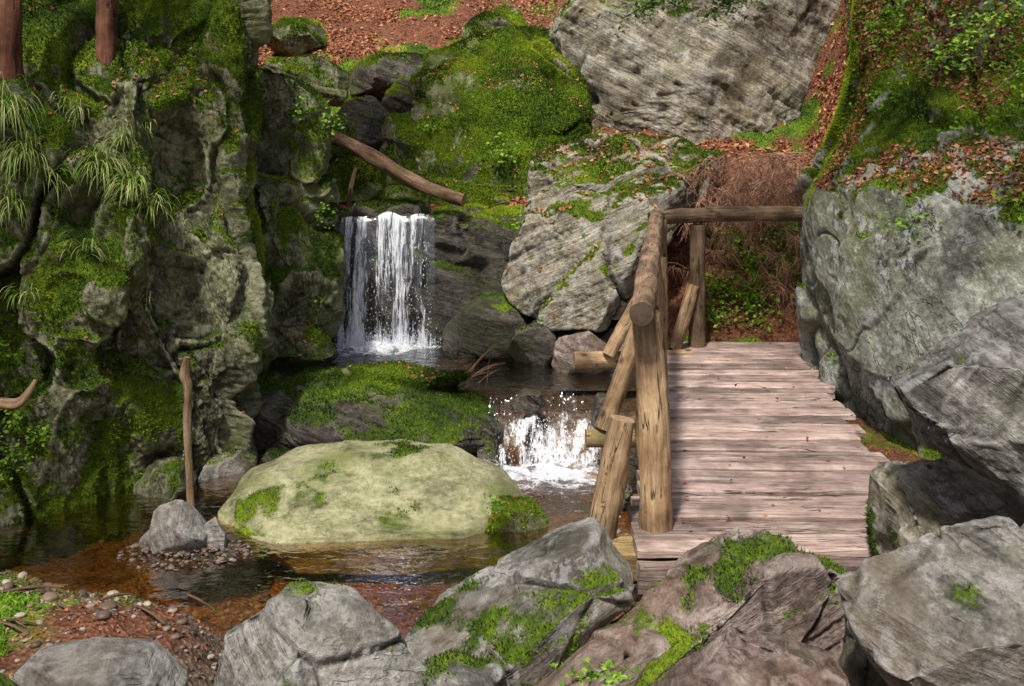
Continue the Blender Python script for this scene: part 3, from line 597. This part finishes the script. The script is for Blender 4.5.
# fallen logs and sticks
log('fallen_log',[S(326,133,11.5),S(370,155,11.3),S(420,185,11.1),S(464,200,10.9)],[.07,.085,.08,.07],[w_bark,e_light],seed=31,rnd=1.,rough=.1)
log('dead_branch',[S(349,207,11.0),S(351,188,11.0),S(356,168,11.1)],[.03,.025,.02],[w_bark,e_dark],seed=34,n=16)
log('wooden_stake',[S(191,514,7.0),S(189,470,7.0),S(187,430,7.0),S(188,390,7.0),S(185,375,7.0),S(187,357,7.0)],[.026,.024,.026,.028,.034,.018],[w_log,e_light],seed=35,rough=.12,rnd=.5)
log('broken_branch',[S(-30,400,5.9),S(5,404,5.9),S(22,402,5.9),S(36,380,5.95)],[.03,.032,.03,.012],[w_log,e_light],seed=36,rough=.12)
for k in range(12):
    x=random.uniform(-3.0,-1.8);yy=random.uniform(4.8,5.9);a=random.uniform(-1.2,1.2);l=random.uniform(.12,.3)
    z=max(float(gh(np.array([x]),np.array([yy]))[0]),-.0)+.012
    log('driftwood_stick',[(x,yy,z),(x+l*.5,yy+a*l*.5,z+.012),(x+l,yy+a*l,z)],[.006,.007,.004],[w_bark,e_dark],seed=40+k,seg=8,n=10)

# ------------------------------------------------------------------ scatter
def sample(keys,n,mask):
    Ps=[];Ns=[]
    tot=[]
    for k in keys:
        V,F,N,mo=SURF[k]; c=V[F].mean(1); ar=np.linalg.norm(fnorm(V,F),axis=1)
        fn_=N[F].mean(1); w=ar*mask(c,fn_,mo[F].mean(1)); tot.append((V,F,N,w))
    W=sum(t[3].sum() for t in tot)
    for V,F,N,w in tot:
        if w.sum()<=0: continue
        m=int(n*w.sum()/W); 
        if m<1: continue
        i=rng.choice(len(F),m,p=w/w.sum()); b=rng.dirichlet((1,1,1),m)
        Ps.append((V[F[i]]*b[:,:,None]).sum(1)); Ns.append((N[F[i]]*b[:,:,None]).sum(1))
    return np.concatenate(Ps),np.concatenate(Ns)
def region(c,m=.12):
    """part of the gorge worth detailing (the camera frame plus a margin)"""
    a=c[:,0]/np.maximum(c[:,1],.5); b=(EYE-c[:,2])/np.maximum(c[:,1],.5)
    return ((abs(a)<.512+m)&(b>-.13-m)&(b<.556+m)&(c[:,1]>2.5)).astype(float)
def leaves(name,P,N,mat,size=(.03,.06),lift=.01,tilt=.5,width=.6,rv=None):
    n=len(P); s=rng.uniform(size[0],size[1],n)[:,None]
    nn=N+rng.normal(size=(n,3))*tilt; nn/=np.linalg.norm(nn,axis=1,keepdims=True)
    t=np.cross(nn,rng.normal(size=(n,3))); t/=np.linalg.norm(t,axis=1,keepdims=True); b=np.cross(nn,t)
    c=P+nn*lift*rng.uniform(.3,1.5,n)[:,None]
    V=np.stack([c-t*s*.5, c+b*s*.5*width+nn*s*.12, c+t*s*.5, c-b*s*.5*width+nn*s*.12],1).reshape(-1,3)
    i=np.arange(n)*4; F=np.concatenate([np.stack([i,i+1,i+2],1),np.stack([i,i+2,i+3],1)])
    r=rng.random(n) if rv is None else rv
    return mk(name,V,F,mat,smooth=False,attrs={'rnd':('FLOAT','POINT',np.repeat(r,4))})
P,N=sample(['ground'],46000,lambda c,n,m:region(c)*(c[:,1]>10.9)*(c[:,1]<20)*(m<.55)*(.12+sm(-.3,.3,fbm(c*1.2,3,77))))
leaves('leaf_litter',P,N,m_leaflit,(.05,.10))
wall='rock_wall5'
P,N=sample([wall],12000,lambda c,n,m:region(c)*(c[:,2]>2.2)*sm(-.1,.3,fbm(c*1.3,3,78)))
leaves('leaf_litter',P,N,m_leaflit,(.03,.06))
rk=[k for k in SURF if k.startswith(('boulder','mossy_boulder','hillside','rock_column','mossy_rock','mossy_cliff','foreground'))]
P,N=sample(rk,4600,lambda c,n,m:region(c)*(n[:,2]>.55)*(c[:,1]>6)*sm(-.1,.35,fbm(c*1.5,3,79)))
leaves('leaf_litter',P,N,m_leaflit,(.03,.055))
P,N=sample(['boulder11'],450,lambda c,n,m:region(c)*(n[:,2]>.5))
leaves('leaf_litter',P,N,m_leaflit,(.04,.07))
P,N=sample(['ground'],1400,lambda c,n,m:region(c)*(c[:,1]<6.6)*(c[:,2]>-.02)*(c[:,0]<0))
leaves('leaf_litter',P,N,m_leaflit,(.015,.035))
P=np.stack([rng.uniform(.9,2.4,70),rng.uniform(5.2,9.6,70),np.full(70,DZ+.012)],1)
leaves('leaf_litter',P,np.tile([0,0,1.],(70,1)),m_leaflit,(.02,.045),tilt=.25)
# moss fuzz
def fuzz(name,keys,n,thr=.5,size=(.012,.03),mask=None):
    P,N=sample(keys,n,lambda c,nn,m:region(c,.04)*sm(thr-.12,thr+.15,m)*(1 if mask is None else mask(c,nn)))
    n=len(P); s=rng.uniform(size[0],size[1],n)[:,None]*(.6+.4*P[:,1:2]/8)
    up=N+rng.normal(size=(n,3))*.55+np.array([0,0,.3]); up/=np.linalg.norm(up,axis=1,keepdims=True)
    t=np.cross(up,rng.normal(size=(n,3))); t/=np.linalg.norm(t,axis=1,keepdims=True)
    V=np.stack([P-t*s*.22-N*.003,P+t*s*.22-N*.003,P+up*s],1).reshape(-1,3)
    F=np.arange(n*3).reshape(-1,3)
    r=np.clip(.42+.95*fbm(P*1.8,3,90)+rng.normal(size=n)*.15-.12*(P[:,1]<5.2),0,1)
    return mk(name,V,F,m_fuzz,smooth=False,attrs={'rnd':('FLOAT','POINT',np.repeat(r,3))})
allr=[k for k in SURF if k not in('ground',)]
fuzz('moss',allr,420000,.5)
fuzz('moss',['ground'],50000,.5,(.015,.035),lambda c,n:(c[:,2]>.2)*(c[:,1]>5.)*1.)
P,N=sample(['ground'],9000,lambda c,n,m:region(c)*(c[:,1]<6.4)*(c[:,2]>.10)*(c[:,0]<-2.3)*sm(.1,.4,fbm(c*2.,3,70)))
leaves('grass',P,np.tile([0,-1,.4],(len(P),1)),m_green,(.02,.045),width=.25,lift=.02)
# pebbles
U,F0=ico(2)
def pebs(n,x0,x1,y0,y1,smin,smax,name):
    Vs=[];Fs=[];rv=[];c=0
    xs_=rng.uniform(x0,x1,n);ys_=rng.uniform(y0,y1,n);zs=gh(xs_,ys_)
    for x,y_,z in zip(xs_,ys_,zs):
        s=smin+(smax-smin)*random.random()**4; q=U*np.array([s,s*random.uniform(.6,1),s*random.uniform(.35,.7)])
        q=q*(1+.25*vn(U*1.5+random.random()*99,3))[:,None]; a=random.uniform(0,6.3)
        q=np.stack([q[:,0]*math.cos(a)-q[:,1]*math.sin(a),q[:,0]*math.sin(a)+q[:,1]*math.cos(a),q[:,2]],1)
        Vs.append(q+np.array([x,y_,z+s*.1]));Fs.append(F0+c);c+=len(U);rv+= [random.random()]*len(U)
    mk(name,np.concatenate(Vs),np.concatenate(Fs),m_peb,attrs={'rnd':('FLOAT','POINT',rv)})
pebs(3600,-4.2,-1.2,4.2,6.4,.005,.03,'gravel')
pebs(700,-3.2,.9,4.8,7.4,.01,.05,'stream_pebbles')
def onsurf(key,a,b):
    V,F,N,mo=SURF[key]; aa=V[:,0]/V[:,1]*1000+512; bb=(EYE-V[:,2])/V[:,1]*1000+130
    d=np.hypot(aa-a,bb-b); c=np.where(d<6)[0]
    if len(c)==0: c=np.array([d.argmin()])
    i=c[V[c,1].argmin()]; return V[i],N[i]
def islet():
    Vs=[];Fs=[];rv=[];c=0
    for k in range(420):
        a=random.uniform(0,6.28);r=random.random()**.6; x=-2.08+.42*r*math.cos(a); y_=6.38+.26*r*math.sin(a); s=.006+.018*random.random()**3
        q=U*np.array([s,s*.8,s*.6]); q=q*(1+.25*vn(U*1.5+k,3))[:,None]
        Vs.append(q+np.array([x,y_,.005+.03*(1-r)]));Fs.append(F0+c);c+=len(U);rv+=[random.random()*.7]*len(U)
    mk('gravel',np.concatenate(Vs),np.concatenate(Fs),m_peb,attrs={'rnd':('FLOAT','POINT',rv)})
islet()
def blades(name,origins,n,L,droop=1.,w=.006,col=(.2,.9)):
    Vs=[];Fs=[];rv=[];c=0
    for (o,nr) in origins:
        for k in range(n):
            l=random.uniform(*L); a=random.uniform(0,2*math.pi)
            d=np.array([math.cos(a)*.6,math.sin(a)*.4-.35,random.uniform(.1,.9)])+nr*.4; d/=np.linalg.norm(d)
            p=np.array(o)+rng.normal(size=3)*.04; side=np.cross(d,[0,0,1.]); side/=np.linalg.norm(side)+1e-9
            seg=7; r=random.uniform(*col); ww0=w*random.uniform(.5,1)
            for i in range(seg+1):
                t=i/seg; ww=ww0*(1-t**1.5)+.0005
                Vs+= [p-side*ww,p+side*ww]; rv+=[min(1,r+.2*t)]*2
                p=p+d*l/seg; d=d+np.array([0,0,-.46*droop*(.5+t)]); d/=np.linalg.norm(d)
            for i in range(seg):
                a0=c+2*i;Fs+=[[a0,a0+1,a0+3],[a0,a0+3,a0+2]]
            c+=2*(seg+1)
    return mk(name,Vs,Fs,m_grass,smooth=True,attrs={'rnd':('FLOAT','POINT',rv)})
cl='mossy_cliff3'
for (a,b,n,L) in [(5,110,140,(.3,.6)),(30,150,100,(.25,.5)),(105,165,130,(.2,.4)),(135,180,90,(.18,.38)),(160,200,60,(.15,.28)),(88,245,70,(.13,.32)),(15,205,60,(.2,.4)),(50,180,50,(.2,.35)),(118,140,60,(.15,.3)),(70,115,40,(.15,.3)),(195,225,25,(.1,.2)),(150,130,25,(.1,.2)),(60,95,30,(.1,.22)),(150,300,20,(.08,.18)),(30,290,30,(.1,.22))]:
    o,nr=onsurf(cl,a,b); blades('grass_tuft',[(o,nr)],n,L,w=.005,col=(0,.9))
def plant(name,o,n,rad,size=(.02,.045),up=.1):
    o=np.array(o); P=o+rng.normal(size=(n,3))*np.array(rad)*.6+np.array([0,0,up])
    N=np.tile([0,-.4,1.],(n,1)); return leaves(name,P,N,m_green,size,tilt=.5,width=.7)
for (a,b,n,r) in [(8,420,110,(.14,.08,.14)),(20,455,90,(.12,.06,.10)),(45,425,50,(.08,.05,.06)),(5,345,50,(.12,.05,.08))]:
    o,nr=onsurf(cl,a,b); plant('ivy',o-np.array([0,.08,0]),n,r,up=0)
for k in range(34):
    dd=random.uniform(10.0,11.2); a=random.uniform(700,815); x=(a-512)/1000*dd
    z=float(gh(np.array([x]),np.array([dd]))[0]); plant('undergrowth_plant',(x,dd,z),90,(.18,.15,.12),(.025,.06),up=.13)
plant('water_plant',S(497,505,6.6),60,(.07,.05,.07),(.02,.04),0)
plant('undergrowth_plant',S(600,676,3.95),70,(.14,.06,.03),(.02,.035),0)
plant('undergrowth_plant',S(433,128,12.4),80,(.15,.1,.1),(.03,.07),0)
plant('undergrowth_plant',S(500,150,11.9),90,(.2,.1,.15),(.03,.07),0)
plant('undergrowth_plant',S(545,12,12.6),90,(.2,.1,.12),(.03,.07),0)
plant('undergrowth_plant',S(520,225,10.6),40,(.08,.05,.06),(.03,.05),0)
for (a,b) in [(330,120),(325,215),(300,105),(310,300)]:
    plant('ivy',S(a,b,9.4),50,(.10,.06,.12),(.03,.05),0)
for (a,b) in [(880,100),(935,60),(985,120),(1010,200),(905,225),(960,20),(1000,60),(900,30)]:
    o,nr=onsurf(wall,a,b); plant('ivy',o+nr*.06,120,(.24,.12,.14),(.025,.05),0)
# dead spruce brush
Vs=[];Fs=[];rv=[];c=0
def strip(p0,p1,w,r,sag=0.):
    global c
    p0=np.array(p0);p1=np.array(p1);d=p1-p0;s=np.cross(d,rng.normal(size=3)); s/=np.linalg.norm(s)+1e-9
    m=(p0+p1)/2-np.array([0,0,sag]); s2=np.cross(d,s);s2/=np.linalg.norm(s2)+1e-9
    for q,ww in ((p0,w),(m,w*.8),(p1,w*.3)):
        Vs.extend([q+s*ww,q-s*.5*ww+s2*.87*ww,q-s*.5*ww-s2*.87*ww]); rv.extend([r]*3)
    for i in range(2):
        for j in range(3):
            a=c+3*i+j;b=c+3*i+(j+1)%3;Fs.extend([[a,b,b+3],[a,b+3,a+3]])
    c+=9
for k in range(200):
    dd=random.uniform(10.1,11.6); a=random.uniform(685,812); b=random.uniform(165,280)
    if k<90: b=random.uniform(152,200); a=random.uniform(705,795)
    p=S(a,b,dd)
    e=p+np.array([random.uniform(-.45,.45),random.uniform(-.3,.1),random.uniform(-.6,.15)]); r=random.random()
    strip(p,e,.007,r*.6,-.05)
    for j in range(42):
        t=random.random(); q=p+(e-p)*t; strip(q,q+np.array([random.uniform(-.14,.14),random.uniform(-.12,.1),random.uniform(-.22,.04)]),.0032,min(1,r*.6+random.random()*.5),-.015)
mk('dead_spruce_brush',Vs,Fs,m_twig,attrs={'rnd':('FLOAT','POINT',rv)})
Vs=[];Fs=[];rv=[];c=0
for k in range(14):
    p=S(random.uniform(455,490),random.uniform(372,392),9.1); e=p+np.array([random.uniform(-.05,.35),random.uniform(-.2,.2),random.uniform(.0,.28)])
    strip(p,e,.004,.5,-.02)
mk('twigs',Vs,Fs,m_twig,attrs={'rnd':('FLOAT','POINT',rv)})
def branch(name,p0,p1,n,size,spread,mat=m_green,droop=.2):
    e=empty(name); p0=np.array(p0);p1=np.array(p1); m=(p0+p1)/2+np.array([0,0,droop*.5])
    log('stem',[p0,m,p1],[.015,.01,.004],[w_bark,e_dark],e,seed=int(rng.integers(999)),seg=8,n=14)
    P=[]
    for k in range(n//14):
        t=random.random(); b=(1-t)**2*p0+2*t*(1-t)*m+t*t*p1
        q=b+rng.normal(size=3)*spread
        for j in range(14): P.append(b+(q-b)*random.random()+rng.normal(size=3)*.03)
    P=np.array(P); ob=leaves('foliage',P,np.tile([0,-.2,1.],(len(P),1)),mat,size,tilt=.5,width=.6); ob.parent=e
branch('overhanging_branch',(4.0,6.6,3.9),(2.55,6.0,3.08),1300,(.025,.05),.16)
branch('overhanging_branch',(4.3,6.8,3.6),(3.0,6.2,2.95),900,(.025,.05),.15)
branch('overhanging_branch',(2.3,9.,4.2),(.95,8.6,3.66),1200,(.03,.06),.12,m_needle)
branch('overhanging_branch',(3.0,9.2,4.3),(1.7,8.8,3.70),1100,(.03,.06),.12,m_needle)
branch('overhanging_branch',(3.8,8.,4.2),(2.7,7.6,3.42),900,(.03,.06),.15)
# trees on the rim
def conifer(name,x,y_,z0,h,r,cb,n=70,seed=1):
    e=empty(name); log('trunk',[(x,y_,z0-.6),(x,y_,z0-.1),(x,y_,z0+.35),(x+.03,y_,z0+h*.3),(x,y_,z0+h*.6),(x,y_,z0+h)],[r*1.7,r*1.35,r*1.05,r*.9,r*.6,.02],[w_redbark,e_dark],e,seed=seed,rough=.10,n=90)
    P=[];
    for k in range(n):
        t=cb+(1-cb)*random.random(); L=(1-t)*h*.32+.3; a=random.uniform(0,6.28); z=z0+h*t
        tip=np.array([x+math.cos(a)*L,y_+math.sin(a)*L,z-L*.25]); b=np.array([x,y_,z])
        for j in range(60):
            s=random.random()**.6; P.append(b+(tip-b)*s+rng.normal(size=3)*.12*(1.2-s*.5))
    P=np.array(P); ob=leaves('needles',P,np.tile([0,0,1.],(len(P),1)),m_needle,(.08,.2),tilt=.5,width=.3); ob.parent=e
o,nr=onsurf(cl,4,82); conifer('spruce_tree',o[0],o[1]+.12,o[2]+.05,11,.085,.5,40,3)
o,nr=onsurf(cl,97,66); conifer('spruce_tree',o[0],o[1]+.12,o[2]+.05,10,.075,.5,40,4)
conifer('spruce_tree',-2.,24.,7.2,15,.25,.2,70,5)
conifer('spruce_tree',4.,25.,7.4,15,.25,.2,70,6)
conifer('spruce_tree',9.5,14,6.5,14,.25,.2,70,7)
# broadleaved canopy added out of view for dappled shade, opened along the sun
tos=Vector((-.24,-.60,1.10)).normalized(); T3=np.array(tos)
sun_gaps=[((1.6,6.6,.6),1.4),((1.9,8.6,.6),1.2),((.9,10.2,2.2),1.3),((2.2,14,3.5),1.7),((-1.1,7.1,.3),1.2),((1.,4.6,.9),1.1),((2.2,3.8,1.1),1.1),((-.9,4.2,.8),.9),((0,4.7,.8),.9),  # openings cut in the added canopy so sun reaches chosen spots
      ((-3.0,7.4,2.2),1.1),((-2.8,7.6,.8),.9),((-.3,13,3.),1.2),((-1.3,10.7,1.2),1.0),((.25,8.3,.2),.9),((3.4,7.0,1.6),1.1),((-2.0,5.7,.1),1.3),((-3.4,7.6,3.2),.9),((-1.,16,4),1.5),((-1.3,8.7,.5),.7)]
def shade_beech(name,x,y_,z0,h,r,crown,n,seed):
    e=empty(name); rg=np.random.default_rng(seed); cx,cy,cz,rx,ry,rz=crown
    top=np.array([x+(cx-x)*.5,y_+(cy-y_)*.5,cz])
    log('trunk',[(x,y_,z0-.5),(x,y_,z0+1),(x+(cx-x)*.15,y_+(cy-y_)*.15,z0+h*.5),tuple(top)],[r*1.4,r,r*.8,r*.35],[w_bark,e_dark],e,seed=seed,n=50)
    P=[]
    for k in range(n):
        u=rg.normal(size=3); u/=np.linalg.norm(u); c0=np.array([cx,cy,cz])+u*np.array([rx,ry,rz])*rg.random()**.45
        if k%7==0: log('limb_%d'%k,[top-np.array([0,0,.8]),(top+c0)/2+np.array([0,0,.2]),c0],[r*.3,r*.15,.015],[w_bark,e_dark],e,seed=k,seg=8,n=12)
        P.append(c0+rg.normal(size=(60,3))*np.array([.38,.38,.2]))
    P=np.concatenate(P); keep=np.ones(len(P),bool)
    for (g,rad) in sun_gaps:
        v=P-np.array(g); t=v@T3; dist=np.linalg.norm(v-t[:,None]*T3,axis=1); keep&=dist>rad*(.85+.3*vn(P*1.3,5))
    P=P[keep]; ob=leaves('leaves',P,np.tile([0,0,1.],(len(P),1)),m_shade_canopy,(.10,.22),tilt=.6,width=.65); ob.parent=e
shade_beech('unseen_shade_tree',-7.5,4.,3.2,9,.22,(-4.4,2.8,9.5,3.9,4.1,1.6),125,11)
shade_beech('unseen_shade_tree',7.,6.,4.,9,.22,(2.9,3.0,10.,3.9,4.2,1.6),120,12)
# ------------------------------------------------------------------ light
w=bpy.data.worlds.new('World'); bpy.context.scene.world=w; w.use_nodes=True
nt=w.node_tree; bg=nt.nodes['Background']; sky=nt.nodes.new('ShaderNodeTexSky'); sky.sky_type='NISHITA'; sky.sun_disc=False
sky.dust_density=4.; sky.ozone_density=.5
sky.sun_elevation=math.asin(tos.z); sky.sun_rotation=math.atan2(tos.x,tos.y)
nt.links.new(sky.outputs[0],bg.inputs[0]); bg.inputs[1].default_value=.13
sl=bpy.data.lights.new('sun','SUN'); sl.energy=5.; sl.angle=math.radians(4); sl.color=(1,.94,.85)
so=bpy.data.objects.new('sun',sl); so.rotation_euler=tos.to_track_quat('Z','Y').to_euler(); bpy.context.collection.objects.link(so)
cam=bpy.data.cameras.new('camera'); co=bpy.data.objects.new('camera',cam); bpy.context.collection.objects.link(co)
co.location=(0,0,EYE); co.rotation_euler=(math.radians(90),0,0); cam.sensor_width=36; cam.lens=36*1000/1024; cam.shift_y=-213/1024; cam.clip_end=500
bpy.context.scene.camera=co
vs=bpy.context.scene.view_settings; vs.view_transform='Standard'; vs.look='None'; vs.exposure=0
